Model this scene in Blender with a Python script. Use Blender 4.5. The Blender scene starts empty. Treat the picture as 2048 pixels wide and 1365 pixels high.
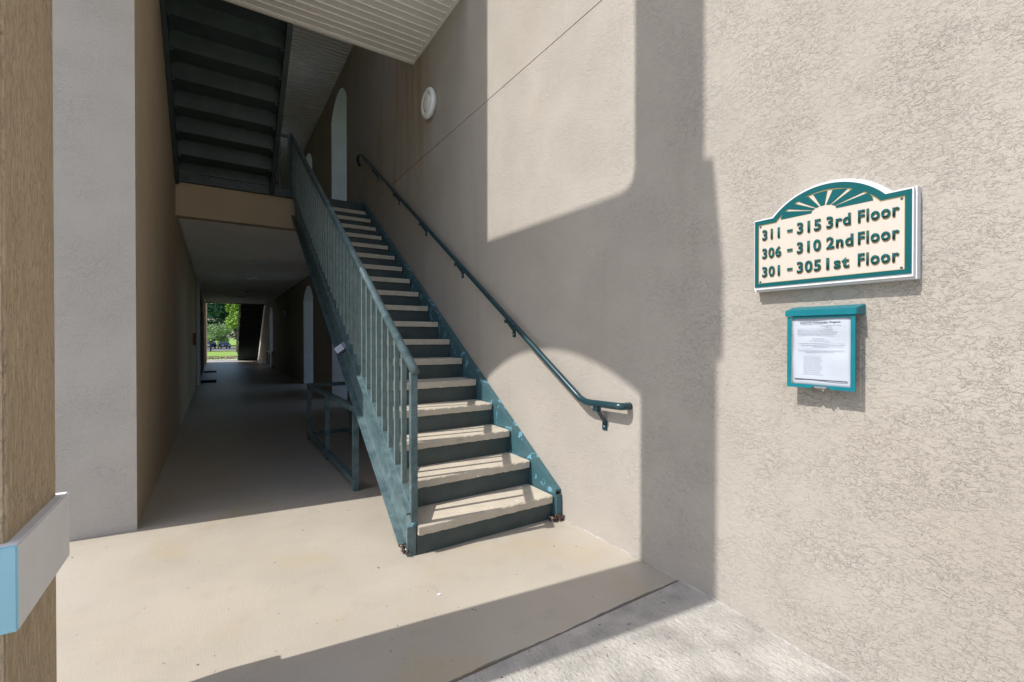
import bpy, bmesh, math, random
from mathutils import Vector, Matrix
from mathutils.geometry import tessellate_polygon
random.seed(7)
sc = bpy.context.scene
C = sc.collection

# ------------------------------------------------------------------ camera
cam_d = bpy.data.cameras.new('camera')
cam = bpy.data.objects.new('camera', cam_d); C.objects.link(cam)
cam.location = (0, 0, 1.22)
cam.rotation_euler = (math.pi/2 - 0.0065, 0.0, -0.57465)
cam_d.sensor_width = 36; cam_d.lens = 911.99/2048*36
cam_d.clip_start = 0.02; cam_d.clip_end = 900
sc.camera = cam
# ------------------------------------------------------------------ light
SUN = Vector((1.0, -0.12, -1.185)).normalized()
EL = math.asin(-SUN.z)
world = bpy.data.worlds.new('World'); sc.world = world; world.use_nodes = True
wn = world.node_tree; wn.nodes.clear()
sky = wn.nodes.new('ShaderNodeTexSky'); sky.sky_type = 'NISHITA'; sky.sun_disc = False
sky.sun_elevation = EL; sky.sun_rotation = math.atan2(-SUN.x, -SUN.y)
sky.air_density = 1.0; sky.dust_density = 2.0; sky.ozone_density = 1.0
bg = wn.nodes.new('ShaderNodeBackground'); bg.inputs[1].default_value = 0.115
wo = wn.nodes.new('ShaderNodeOutputWorld')
wn.links.new(sky.outputs[0], bg.inputs[0]); wn.links.new(bg.outputs[0], wo.inputs[0])
sd = bpy.data.lights.new('sun', 'SUN'); sd.energy = 2.8; sd.angle = math.radians(0.53); sd.color = (1.0, 0.965, 0.91)
so = bpy.data.objects.new('sun', sd); C.objects.link(so); so.location = (-6, 3, 9)
so.rotation_euler = SUN.to_track_quat('-Z', 'Y').to_euler()
sc.view_settings.view_transform = 'Standard'; sc.view_settings.look = 'None'
sc.view_settings.gamma = 1; sc.view_settings.use_curve_mapping = False
sc.view_settings.exposure = 0.88
try:
    sc.cycles.max_bounces = 12; sc.cycles.diffuse_bounces = 10; sc.cycles.glossy_bounces = 3
except Exception: pass

# ------------------------------------------------------------------ materials
def mat(name, col, rough=0.8, col2=None, nscale=3.0, var=0.12, bumps=(), metallic=0.0, spots=None, stretch=None, spec=0.5, streak=None, emis=None):
    """procedural principled: colour mottling + layered bump. bumps = (kind, scale, strength, dist, stretch)"""
    m = bpy.data.materials.new(name); m.use_nodes = True
    nt = m.node_tree; N = nt.nodes; L = nt.links
    p = N['Principled BSDF']; p.inputs['Roughness'].default_value = rough
    p.inputs['Metallic'].default_value = metallic
    p.inputs['Specular IOR Level'].default_value = spec
    tc = N.new('ShaderNodeNewGeometry')
    pos = tc.outputs['Position']
    if name in LOCAL:
        t2 = N.new('ShaderNodeTexCoord'); pos = t2.outputs['Object']
    def mapped(st):
        if not st: return pos
        mp = N.new('ShaderNodeMapping'); mp.inputs['Scale'].default_value = st[:3]; mp.inputs['Rotation'].default_value = (st[3] if len(st) > 3 else 0, 0, 0); L.new(pos, mp.inputs['Vector']); return mp.outputs[0]
    def noise(scale, st=None, detail=4, dist=0.0, rough_=0.55):
        n = N.new('ShaderNodeTexNoise'); n.inputs['Scale'].default_value = scale; n.inputs['Detail'].default_value = detail
        n.inputs['Distortion'].default_value = dist; n.inputs['Roughness'].default_value = rough_
        L.new(mapped(st), n.inputs['Vector']); return n.outputs[0]
    c = Vector(col)
    if col2 is None: col2 = tuple(c*(1-var))
    mx = N.new('ShaderNodeMix'); mx.data_type = 'RGBA'
    mx.inputs[6].default_value = (*col, 1); mx.inputs[7].default_value = (*col2, 1)
    rmp = N.new('ShaderNodeMapRange'); rmp.inputs[1].default_value = 0.38; rmp.inputs[2].default_value = 0.66
    L.new(noise(nscale, stretch, 6), rmp.inputs[0]); L.new(rmp.outputs[0], mx.inputs[0])
    out = mx.outputs[2]
    for sp in (spots or ()):          # (colour, scale, lo, hi, stretch, strength)
        s = N.new('ShaderNodeMix'); s.data_type = 'RGBA'; s.inputs[7].default_value = (*sp[0], 1)
        r = N.new('ShaderNodeMapRange'); r.inputs[1].default_value = sp[2]; r.inputs[2].default_value = sp[3]; r.inputs[4].default_value = sp[5]
        L.new(noise(sp[1], sp[4], 5, 0.3), r.inputs[0]); L.new(r.outputs[0], s.inputs[0]); L.new(out, s.inputs[6]); out = s.outputs[2]
    L.new(out, p.inputs['Base Color'])
    prev = None
    for b in bumps:
        kind, scale, strength, dist, st = b
        if kind == 'noise': h = noise(scale, st, 5)
        elif kind == 'knock':           # trowelled plateaus with crisp edges
            n = noise(scale, st, 7, 1.2, 0.6)
            r = N.new('ShaderNodeMapRange'); r.interpolation_type = 'SMOOTHSTEP'
            r.inputs[1].default_value = 0.49; r.inputs[2].default_value = 0.545; L.new(n, r.inputs[0]); h = r.outputs[0]
        elif kind == 'patch':           # trowel lumps that come and go in drifts
            n = noise(scale, st, 7, 0.7, 0.62)
            r = N.new('ShaderNodeMapRange'); r.interpolation_type = 'SMOOTHSTEP'
            r.inputs[1].default_value = 0.50; r.inputs[2].default_value = 0.57; L.new(n, r.inputs[0])
            k_ = N.new('ShaderNodeMapRange'); k_.inputs[1].default_value = 0.36; k_.inputs[2].default_value = 0.62; k_.inputs[3].default_value = .38
            L.new(noise(4.5, None, 4), k_.inputs[0])
            mu = N.new('ShaderNodeMath'); mu.operation = 'MULTIPLY'; L.new(r.outputs[0], mu.inputs[0]); L.new(k_.outputs[0], mu.inputs[1])
            sy = N.new('ShaderNodeSeparateXYZ'); L.new(pos, sy.inputs[0])       # smoother finish deeper inside the entry
            ky = N.new('ShaderNodeMapRange'); ky.inputs[1].default_value = .9; ky.inputs[2].default_value = 2.0; ky.inputs[3].default_value = 1; ky.inputs[4].default_value = .5
            L.new(sy.outputs[1], ky.inputs[0]); m2 = N.new('ShaderNodeMath'); m2.operation = 'MULTIPLY'; L.new(mu.outputs[0], m2.inputs[0]); L.new(ky.outputs[0], m2.inputs[1]); h = m2.outputs[0]
        elif kind == 'ridge':
            n = noise(scale, st, 6, 1.5, 0.6)
            a = N.new('ShaderNodeMath'); a.operation = 'SUBTRACT'; a.inputs[1].default_value = 0.5; L.new(n, a.inputs[0])
            a2 = N.new('ShaderNodeMath'); a2.operation = 'ABSOLUTE'; L.new(a.outputs[0], a2.inputs[0])
            r = N.new('ShaderNodeMapRange'); r.interpolation_type = 'SMOOTHSTEP'
            r.inputs[1].default_value = 0.0; r.inputs[2].default_value = 0.03; r.inputs[3].default_value = 1; r.inputs[4].default_value = 0
            L.new(a2.outputs[0], r.inputs[0]); h = r.outputs[0]
        bu = N.new('ShaderNodeBump'); bu.inputs['Strength'].default_value = strength; bu.inputs['Distance'].default_value = dist
        L.new(h, bu.inputs['Height'])
        if prev: L.new(prev, bu.inputs['Normal'])
        prev = bu.outputs[0]
    if prev: L.new(prev, p.inputs['Normal'])
    return m
LOCAL = {'car_paint', 'foliage'}
BEIGE = (0.385, 0.352, 0.312)
M = {}
M['stucco'] = mat('stucco', BEIGE, 0.88, nscale=1.6, var=0.10, spots=[((0.30, 0.255, 0.20), 0.9, 0.5, 0.8, None, 0.3), ((0.27, 0.235, 0.19), 3.2, 0.58, 0.8, (1, 1, .13), 0.35), ((0.12, 0.10, 0.08), 60, 0.745, 0.76, None, 0.8)],
                  bumps=[('patch', 46, .9, 0.0018, (1, .75, 1.25, .6)), ('patch', 85, .8, 0.0012, (1, .8, 1.3, .35)), ('noise', 260, 0.8, 0.0014, None)])
def bounce_tint(m):
    # warm bounce light painted into the stucco as ochre streaks below the overhead landing
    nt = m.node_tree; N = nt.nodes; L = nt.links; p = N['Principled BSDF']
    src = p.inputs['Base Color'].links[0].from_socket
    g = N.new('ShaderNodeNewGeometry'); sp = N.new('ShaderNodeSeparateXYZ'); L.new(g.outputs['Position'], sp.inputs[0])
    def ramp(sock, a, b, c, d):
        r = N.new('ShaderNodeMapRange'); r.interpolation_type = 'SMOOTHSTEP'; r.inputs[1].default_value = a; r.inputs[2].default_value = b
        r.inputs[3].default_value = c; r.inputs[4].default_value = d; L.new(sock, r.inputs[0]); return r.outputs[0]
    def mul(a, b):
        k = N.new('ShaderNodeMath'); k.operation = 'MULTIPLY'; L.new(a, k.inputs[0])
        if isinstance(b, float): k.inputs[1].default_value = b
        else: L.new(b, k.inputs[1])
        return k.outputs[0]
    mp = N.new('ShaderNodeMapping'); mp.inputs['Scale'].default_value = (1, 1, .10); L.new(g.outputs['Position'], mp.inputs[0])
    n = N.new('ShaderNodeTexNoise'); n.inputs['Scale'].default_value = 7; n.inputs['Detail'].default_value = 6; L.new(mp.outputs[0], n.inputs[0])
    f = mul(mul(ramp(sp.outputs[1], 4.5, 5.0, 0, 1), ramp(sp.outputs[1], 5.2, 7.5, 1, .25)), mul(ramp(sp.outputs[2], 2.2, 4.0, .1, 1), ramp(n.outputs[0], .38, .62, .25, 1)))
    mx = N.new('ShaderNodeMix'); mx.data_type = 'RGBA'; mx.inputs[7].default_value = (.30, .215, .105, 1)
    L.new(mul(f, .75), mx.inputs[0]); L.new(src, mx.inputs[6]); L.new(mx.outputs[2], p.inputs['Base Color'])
bounce_tint(M['stucco'])
M['stucco_skylit'] = mat('stucco_skylit', (0.50, 0.472, 0.445), 0.88, nscale=1.6, var=0.08, bumps=[('patch', 50, 1.0, 0.002, (1, .75, 1.25)), ('patch', 90, .8, 0.0012, None), ('noise', 260, 0.8, 0.0014, None)])  # skylight painted in: paler, greyer copy of the arcade stucco
M['stucco_brushed'] = mat('stucco_brushed', (0.50, 0.395, 0.27), 0.88, nscale=1.8, var=0.10, stretch=(1, 1, .4), spots=[((0.62, 0.52, 0.38), 70, 0.57, 0.62, (1, 1, .14), .55)],
                  bumps=[('knock', 55, 0.8, 0.003, (1, 1, 0.22)), ('ridge', 80, 0.5, 0.0015, (1, 1, .3)), ('noise', 220, 0.6, 0.0012, None)])
M['stucco_tan'] = mat('stucco_tan', (0.50, 0.40, 0.28), 0.88, nscale=1.6, var=0.08, bumps=[('knock', 60, 0.5, 0.002, None), ('noise', 260, 0.8, 0.0015, None)])
M['concrete_paint'] = mat('concrete_paint', (0.41, 0.368, 0.308), 0.42, nscale=2.2, var=0.10,
                  spots=[((0.39, 0.32, 0.19), 2.1, 0.54, 0.72, None, 0.6), ((0.24, 0.21, 0.175), 6, 0.58, 0.8, None, 0.32), ((0.10, 0.08, 0.07), 38, 0.69, 0.72, None, 0.9), ((0.27, 0.24, 0.2), 170, .55, .7, None, .45), ((0.50, 0.47, 0.42), 140, .6, .7, (1, .2, 1), .35)],
                  bumps=[('noise', 190, 0.3, 0.002, (1, .06, 1)), ('noise', 260, 0.45, 0.0015, None)])
M['walk'] = mat('walk', (0.50, 0.475, 0.435), 0.9, col2=(0.34, 0.325, 0.30), nscale=6, 
                  spots=[((0.16, 0.15, 0.13), 40, 0.64, 0.7, None, 0.7), ((0.24, 0.21, 0.18), 3, 0.52, 0.75, None, 0.4)],
                  bumps=[('noise', 70, 1.0, 0.012, (1, .6, 1)), ('knock', 90, 0.6, 0.003, None), ('noise', 260, 0.8, 0.003, None)])
M['teal'] = mat('teal', (0.105, 0.160, 0.172), 0.34, col2=(0.048, 0.088, 0.098), nscale=14, spots=[((0.16, 0.32, 0.40), 16, 0.64, 0.70, None, 0.5), ((0.22, 0.30, 0.28), 90, .66, .7, None, .5), ((0.03, 0.05, 0.05), 40, 0.7, 0.74, None, 0.6)],
                  bumps=[('noise', 90, 0.25, 0.001, None)])
M['teal_worn'] = mat('teal_worn', (0.135, 0.19, 0.195), 0.38, col2=(0.09, 0.135, 0.14), nscale=20, bumps=[('noise', 90, 0.25, 0.001, None)])
M['lamp_white'] = mat('lamp_white', (0.82, 0.83, 0.84), 0.35, var=.03)
M['teal_deep'] = mat('teal_deep', (0.014, 0.046, 0.058), 0.24, nscale=12, var=.2, bumps=[('noise', 60, 0.2, 0.001, None)])
M['teal_peel'] = mat('teal_peel', (0.05, 0.12, 0.14), 0.42, nscale=9, spots=[((0.15, 0.36, 0.50), 11, 0.59, 0.61, None, .85), ((0.03, 0.05, 0.05), 40, 0.68, 0.72, None, 0.7)],
                  bumps=[('noise', 40, 0.4, 0.002, None)])
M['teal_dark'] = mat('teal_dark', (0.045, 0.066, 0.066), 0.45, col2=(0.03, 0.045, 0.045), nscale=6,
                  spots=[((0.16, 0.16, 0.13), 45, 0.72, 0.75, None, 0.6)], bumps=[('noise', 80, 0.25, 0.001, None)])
M['tread'] = mat('tread', (0.50, 0.445, 0.36), 0.7, nscale=7, var=0.14, spots=[((0.75, 0.75, 0.74), 26, 0.69, 0.71, (1, 1, 1), 1.0), ((0.2, 0.17, 0.14), 12, 0.62, 0.8, None, 0.5)],
                  bumps=[('noise', 120, 0.4, 0.002, None)])
M['rust'] = mat('rust', (0.10, 0.05, 0.028), 0.9, col2=(0.04, 0.03, 0.025), nscale=40, spots=[((0.45, 0.5, 0.5), 60, 0.6, 0.63, None, 0.9)], bumps=[('noise', 90, 0.9, 0.006, None)])
M['vinyl'] = mat('vinyl', (0.82, 0.80, 0.77), 0.5, nscale=2, var=0.06, spots=[((0.12, 0.11, 0.1), 55, 0.735, 0.75, None, 0.8)])
M['trim_tan'] = mat('trim_tan', (0.50, 0.42, 0.31), 0.6)
M['white'] = mat('white', (0.60, 0.61, 0.64), 0.5, nscale=5, var=0.05)
M['mould'] = mat('mould', (0.74, 0.74, 0.77), 0.7, nscale=5, var=0.06, bumps=[('noise', 120, 0.3, 0.001, None)])
M['mould_blue'] = mat('mould_blue', (0.33, 0.62, 0.76), 0.6, nscale=5, var=0.08, bumps=[('noise', 120, 0.3, 0.001, None)])
M['sign_teal'] = mat('sign_teal', (0.002, 0.085, 0.095), 0.5, spec=.15, nscale=20, var=0.1, spots=[((0.3, 0.5, 0.5), 90, 0.75, 0.77, None, 0.6)])
M['sign_cream'] = mat('sign_cream', (0.50, 0.455, 0.40), 0.6, nscale=20, var=0.04)
M['gold'] = mat('gold', (0.30, 0.21, 0.055), 0.5, nscale=40, var=0.2)
M['box_teal'] = mat('box_teal', (0.004, 0.155, 0.195), 0.4, spec=.25, nscale=20, var=0.12, spots=[((0.35, 0.6, 0.62), 110, 0.74, 0.76, None, 0.6)])
M['jamb_paint'] = mat('jamb_paint', (0.50, 0.49, 0.49), 0.8)
M['bounce_pavement'] = mat('bounce_pavement', (0.48, 0.46, 0.42), 0.9)
M['paper'] = mat('paper', (0.42, 0.46, 0.53), 0.5, nscale=8, var=0.03, bumps=[('noise', 12, 0.3, 0.004, None)])
M['print'] = mat('print', (0.33, 0.37, 0.43), 0.7)
M['ink'] = mat('ink', (0.03, 0.03, 0.04), 0.7)
M['black'] = mat('black', (0.015, 0.015, 0.015), 0.6)
M['lens'] = mat('lens', (0.72, 0.74, 0.72), 0.25, nscale=8, var=0.05)
M['steel'] = mat('steel', (0.36, 0.37, 0.41), 0.35, metallic=0.7)
M['lockbody'] = mat('lockbody', (0.06, 0.055, 0.065), 0.45)
M['door'] = mat('door', (0.05, 0.09, 0.085), 0.5)
M['mat'] = mat('mat', (0.03, 0.03, 0.03), 0.95)
M['grass'] = mat('grass', (0.18, 0.29, 0.04), 0.9, col2=(0.22, 0.34, 0.04), nscale=1.2, bumps=[('noise', 30, 0.5, 0.05, None)])
M['asphalt'] = mat('asphalt', (0.10, 0.10, 0.105), 0.9)
M['mulch'] = mat('mulch', (0.42, 0.32, 0.26), 0.9, col2=(0.06, 0.04, 0.03), nscale=9)
M['leaf_dark'] = mat('leaf_dark', (0.035, 0.115, 0.05), 0.7, col2=(0.08, 0.19, 0.10), nscale=.5)
M['leaf_light'] = mat('leaf_light', (0.16, 0.30, 0.06), 0.6, col2=(0.30, 0.38, 0.22), nscale=.9)
M['leaf_yellow'] = mat('leaf_yellow', (0.22, 0.36, 0.02), 0.6, col2=(0.15, 0.27, 0.02), nscale=1.2)
M['bark'] = mat('bark', (0.07, 0.055, 0.045), 0.9)
M['paint_blue'] = mat('paint_blue', (0.03, 0.06, 0.13), 0.25, spec=.8)
M['paint_dark'] = mat('paint_dark', (0.012, 0.02, 0.05), 0.2, spec=.8)
M['glass'] = mat('glass', (0.03, 0.04, 0.05), 0.05, spec=1.0)
M['red'] = mat('red', (0.28, 0.05, 0.04), 0.5)
M['stone'] = mat('stone', (0.4, 0.38, 0.34), 0.9)

# ------------------------------------------------------------------ helpers
def obj(name, bm, m, parent=None, smooth=False):
    me = bpy.data.meshes.new(name)
    bmesh.ops.recalc_face_normals(bm, faces=bm.faces)
    bm.to_mesh(me); bm.free()
    if not isinstance(m, (list, tuple)): m = [m]
    for x in m: me.materials.append(M[x] if isinstance(x, str) else x)
    if smooth:
        for p in me.polygons: p.use_smooth = True
    o = bpy.data.objects.new(name, me); C.objects.link(o)
    if parent: o.parent = parent; o.matrix_parent_inverse = Matrix.Translation(parent.matrix_basis.translation).inverted() if parent.type == 'EMPTY' and parent.parent is None else Matrix()
    return o
def tag(o, label=None, cat=None, group=None, kind=None):
    if label: o['label'] = label
    if cat: o['category'] = cat
    if group: o['group'] = group
    if kind: o['kind'] = kind
    return o
def thing(name, label, cat, loc=(0, 0, 0), group=None):
    o = bpy.data.objects.new(name, None); C.objects.link(o); o.location = loc; o.empty_display_size = .1
    return tag(o, label, cat, group)
def B(): return bmesh.new()
def box(bm, x0, x1, y0, y1, z0, z1, bev=0, mi=0):
    r = bmesh.ops.create_cube(bm, size=1)
    vs = r['verts']
    for v in vs:
        v.co = Vector(((x0+x1)/2 + v.co.x*(x1-x0), (y0+y1)/2 + v.co.y*(y1-y0), (z0+z1)/2 + v.co.z*(z1-z0)))
    fs = {f for v in vs for f in v.link_faces}
    for f in fs: f.material_index = mi
    if bev:
        es = list({e for v in vs for e in v.link_edges})
        bmesh.ops.bevel(bm, geom=es, offset=bev, segments=2, affect='EDGES')
    return bm
def hexa(bm, pts):
    """8 points: bottom 4 then top 4"""
    v = [bm.verts.new(p) for p in pts]
    for f in ((0,1,2,3),(4,5,6,7),(0,1,5,4),(1,2,6,5),(2,3,7,6),(3,0,4,7)): bm.faces.new([v[i] for i in f])
    return bm
def slope_bar(bm, x0, x1, y0, z0, y1, z1, h):
    """bar whose section is vertical, running in y-z; z is its underside"""
    return hexa(bm, [(x0,y0,z0),(x1,y0,z0),(x1,y1,z1),(x0,y1,z1),(x0,y0,z0+h),(x1,y0,z0+h),(x1,y1,z1+h),(x0,y1,z1+h)])
def beam(bm, a, b, w, h=None, up=(0, 0, 1)):
    a = Vector(a); b = Vector(b); h = h or w; d = (b-a).normalized(); u = Vector(up)
    if abs(d.dot(u)) > .99: u = Vector((0, 1, 0))
    s = d.cross(u).normalized(); u = s.cross(d).normalized()
    P = []
    for q in (a, b):
        for i, j in ((-1,-1),(1,-1),(1,1),(-1,1)): P.append(q + s*i*w/2 + u*j*h/2)
    return hexa(bm, P)
def tube(bm, pts, r, seg=14, cap=True):
    pts = [Vector(p) for p in pts]; rings = []
    d0 = (pts[1]-pts[0]).normalized(); u = Vector((0, 0, 1)) if abs(d0.z) < .9 else Vector((1, 0, 0))
    s = d0.cross(u).normalized()
    for i, p in enumerate(pts):
        a = (pts[i]-pts[i-1]).normalized() if i else d0
        b = (pts[i+1]-pts[i]).normalized() if i < len(pts)-1 else a
        t = (a+b).normalized(); s = (s - t*s.dot(t)).normalized(); w = t.cross(s)
        k = 1/max(.5, a.dot(t))
        rings.append([bm.verts.new(p + (s*math.cos(2*math.pi*j/seg) + w*math.sin(2*math.pi*j/seg))*r) for j in range(seg)])
    for A, Bq in zip(rings, rings[1:]):
        for j in range(seg): bm.faces.new([A[j], A[(j+1)%seg], Bq[(j+1)%seg], Bq[j]])
    if cap: bm.faces.new(rings[0]); bm.faces.new(rings[-1][::-1])
    return bm
def prism(bm, outer, holes, fn, d0, d1, mi=0, hole_mi=None):
    """outer/holes: 2D loops; fn(a,b,d) -> 3D point"""
    loops = [[Vector((a, b, 0)) for a, b in l] for l in [outer]+list(holes)]
    flat = [p for l in loops for p in l]
    tris = tessellate_polygon(loops)
    V0 = [bm.verts.new(fn(p.x, p.y, d0)) for p in flat]; V1 = [bm.verts.new(fn(p.x, p.y, d1)) for p in flat]
    fs = []
    for t in tris:
        try:
            fs.append(bm.faces.new([V0[i] for i in t])); fs.append(bm.faces.new([V1[i] for i in t]))
        except ValueError: pass
    k = 0
    for l in loops:
        n = len(l)
        for i in range(n):
            j = (i+1) % n; fs.append(bm.faces.new([V0[k+i], V0[k+j], V1[k+j], V1[k+i]]))
        k += n
    for f in fs: f.material_index = mi
    if hole_mi is not None:
        for f in fs[len(fs)-sum(len(l) for l in loops[1:]):]: f.material_index = hole_mi
    return bm
def copy_tree(o, parent=None):
    c = o.copy(); C.objects.link(c)
    if parent: c.parent = parent
    for ch in list(o.children): copy_tree(ch, c)
    return c
YZ = lambda x: (lambda a, b, d: (d, a, b))
fyz = lambda a, b, d: (d, a, b)
def arch(y0, y1, z0, zs, za, n=18):
    """opening outline: straight sides to zs then segmental arch to za"""
    w = (y1-y0)/2; r = za-zs; R = (w*w+r*r)/(2*r); cy = (y0+y1)/2; cz = za-R; a = math.asin(min(1, w/R))
    pts = [(y0, z0)]
    for i in range(n+1):
        t = -a + 2*a*i/n; pts.append((cy+R*math.sin(t), cz+R*math.cos(t)))
    pts.append((y1, z0)); return pts

W = 1.95       # plane of the right wall
XL = -0.43     # inner plane of the left arcade
TH = 0.40      # thickness of the arcade wall
F2 = 3.30; YE = 31.3    # second floor level; mirror line for the far end: y -> YE - y
TOP = 9.9

# ------------------------------------------------------------------ ground
bm = B()
ys = [-60, -12, -2, 10, 29.95, 33, 45, 60, 75, 88, 100, 145, 200, 400]
zs = [-.12, -.12, -.12, -.12, -.12, -.07, -.25, -.5, -.8, -1.08, -1.17, -1.17, -.8, 1]
xs = [-300, -60, -20, -6, 6, 20, 60, 300]
g = [[bm.verts.new((x, y, z)) for x in xs] for y, z in zip(ys, zs)]
for r0, r1 in zip(g, g[1:]):
    for i in range(len(xs)-1): bm.faces.new([r0[i], r0[i+1], r1[i+1], r1[i]])
tag(obj('ground', bm, 'grass'), 'green lawn around the building, sunlit and sloping down to the parking lot', kind='structure')
bm = B(); box(bm, -60, 60, 101, 140, -1.3, -1.165)
tag(obj('parking_lot', bm, 'asphalt'), 'grey parking lot beyond the lawn at the far end of the breezeway', kind='structure')
bm = B(); box(bm, -60, 60, 98.5, 100.8, -1.3, -1.08); 
tag(obj('kerb', bm, 'stone'), 'pale kerb between the lawn and the parking lot', kind='structure')
bm = B(); box(bm, -30, -.87, -25, 29.9, -.2, -.105); box(bm, -.868, 8, -25, 1.30, -.3, -.20); box(bm, 3.36, 14, 1.4, 40, -.3, -.10)  # added out of view: pale ground to bounce light and cut the green cast
tag(obj('bounce_pavement', bm, 'bounce_pavement'), 'unseen pale paving added beside the building to bounce light under the soffits', kind='structure')
# outer concrete walk, gently dished, with real thickness
bm = B()
pr = [(-9, -.06), (.1, -.05), (.4, -.043), (.73, -.035), (.9, -.027), (1.1, -.014), (1.28, -.004), (1.462, -.002)]
for (a, za), (b, zb) in zip(pr, pr[1:]):
    pass
tv = []
for x in (-3.5, W): tv.append([bm.verts.new((x, y, z)) for y, z in pr] )
bvv = []
for x in (-3.5, W): bvv.append([bm.verts.new((x, y, z-.12)) for y, z in pr])
n = len(pr)
for i in range(n-1):
    bm.faces.new([tv[0][i], tv[1][i], tv[1][i+1], tv[0][i+1]]); bm.faces.new([bvv[0][i], bvv[0][i+1], bvv[1][i+1], bvv[1][i]])
    for k in (0, 1): bm.faces.new([tv[k][i], tv[k][i+1], bvv[k][i+1], bvv[k][i]])
for i in (0, n-1): bm.faces.new([tv[0][i], tv[1][i], bvv[1][i], bvv[0][i]])
tag(obj('walkway', bm, 'walk'), 'rough grey broomed concrete walkway outside the breezeway entrance', kind='structure')
# landing slab with a slightly chipped front edge
bm = B()
N_ = 120; edge = []
for i in range(N_+1):
    x = -.86 + (W+.0+.86)*i/N_
    edge.append((x, 1.474 + random.uniform(-.003, .003) + .004*math.sin(x*9)))
outer = edge + [(W, 29.80), (-.86, 29.80)]
prism(bm, outer, [], lambda a, b, d: (a, b, d), -.30, 0.0)
tag(obj('breezeway_floor', bm, 'concrete_paint'), 'tan painted concrete floor of the breezeway with yellowish stains', kind='structure')
bm = B(); box(bm, -3.4, W-.002, 29.83, 31.5, -.2, -.03)
tag(obj('far_path', bm, 'walk'), 'concrete path across the far end of the breezeway', kind='structure')
bm = B()
for i in range(2600):
    x = random.uniform(-4, 5); y = random.uniform(32.0, 38.5); z = -.1; s = random.uniform(.02, .08)
    a = random.uniform(0, 6.28); t = random.uniform(-.6, .6)
    p = Vector((x, y, z+s*.5)); u = Vector((math.cos(a), math.sin(a), t))*s; w_ = Vector((-math.sin(a)*.5, math.cos(a)*.5, .6))*s*.7
    vs = [bm.verts.new(q) for q in (p-u, p-w_, p+u, p+w_)]; bm.faces.new(vs)
fb = obj('flower_bed', bm, 'mulch'); tag(fb, 'brownish pink fallen leaves and low plants in the bed beyond the far opening', kind='stuff')

# ------------------------------------------------------------------ right wall
wall = thing('stucco_wall', 'long beige stucco wall on the right with arched niches opened at the back for daylight, carrying the sign and handrail', 'wall', (W, 0, 0))
JZ = 3.248
n1 = [(8.42, 9.68), (11.83, 13.25), (21.3, 22.6)]
n2 = [(8.42, 9.68), (11.9, 13.3)]
bm = B()
low_holes = [arch(a, b, 0.004, 2.22, 2.55) for a, b in n1]
prism(bm, [(-9, -.3), (29.72, -.3), (29.72, JZ), (-9, JZ)], low_holes, fyz, W, W+.30, 0, 1)
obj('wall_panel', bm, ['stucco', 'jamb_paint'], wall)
bm = B()
up_holes = [arch(a, b, F2+.004, 5.53, 5.875) for a, b in n2]
prism(bm, [(-9, JZ+.007), (29.72, JZ+.007), (29.72, TOP), (-9, TOP)], up_holes, fyz, W, W+.30, 0, 1)
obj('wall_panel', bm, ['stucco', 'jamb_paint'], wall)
bm = B(); box(bm, W+.012, W+.29, -9, 8.0, JZ-.02, JZ+.03)
obj('expansion_joint', bm, 'black', wall)
for (a, b), z0, z1 in [(q, 0, 2.75) for q in n1] + [(q, F2, 6.1) for q in n2]:  # backs left open so outside daylight reaches the corridor
    bm = B(); x0, x1 = W+.302, W+1.3
    box(bm, x0, x1, a-.5, a-.4, z0, z1); box(bm, x0, x1, b+.4, b+.5, z0, z1)
    box(bm, x0, x1+.1, a-.5, b+.5, z1, z1+.1); box(bm, W+.001, x1+.1, a-.5, b+.5, z0-.1, z0+.002)
    obj('opened_niche_lining', bm, 'jamb_paint', wall)
bm = B(); prev = None; y = -3.0
def floor_z(y):
    if y > 1.46: return 0.0
    for (a_, za_), (b_, zb_) in zip(pr, pr[1:]):
        if a_ <= y <= b_: return za_+(zb_-za_)*(y-a_)/(b_-a_)
    return 0.0
while y < 5.5:
    w_ = random.uniform(.001, .009) if y < 1.46 else random.uniform(.001, .005); h_ = random.uniform(.003, .010); z_ = floor_z(y)
    ring = [bm.verts.new(p) for p in ((W-.0004, y, z_-.001), (W-w_, y, z_+.0004), (W-w_*.6, y, z_+h_*.6), (W-.0004, y, z_+h_))]
    if prev:
        for a_ in range(4): bm.faces.new([prev[a_], prev[(a_+1) % 4], ring[(a_+1) % 4], ring[a_]])
    else: bm.faces.new(ring)
    prev = ring; y += random.uniform(.02, .05)
bm.faces.new(prev[::-1]); tag(obj('sealant_bead', bm, 'walk', wall), 'pale ragged sealant line at the foot of the wall')

# ------------------------------------------------------------------ left arcade
arc = thing('arcade_wall', 'beige stucco arcade wall on the left with square pillar and open arches', 'wall', (XL, 0, 0))
XO = XL-TH
# near pillar, lower and upper shafts
bm = B(); box(bm, XO, XL, 1.592, 2.0, -.3, 4.44, .006); pil = obj('pillar', bm, 'stucco_brushed', arc)
bm = B(); q = .026
box(bm, XO-q, XL+q, 1.592-q, 2.0+q, .512, .722, .004)
for f in bm.faces:
    if f.normal.y < -.5 or (f.calc_center_median().y < 1.592-q+.003): f.material_index = 1
mo = obj('moulding', bm, ['mould', 'mould_blue'], pil)
bm = B(); box(bm, XO, XL, 1.66, 2.045, 4.872, 9.0, .006); obj('pillar', bm, 'stucco_brushed', arc)
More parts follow.
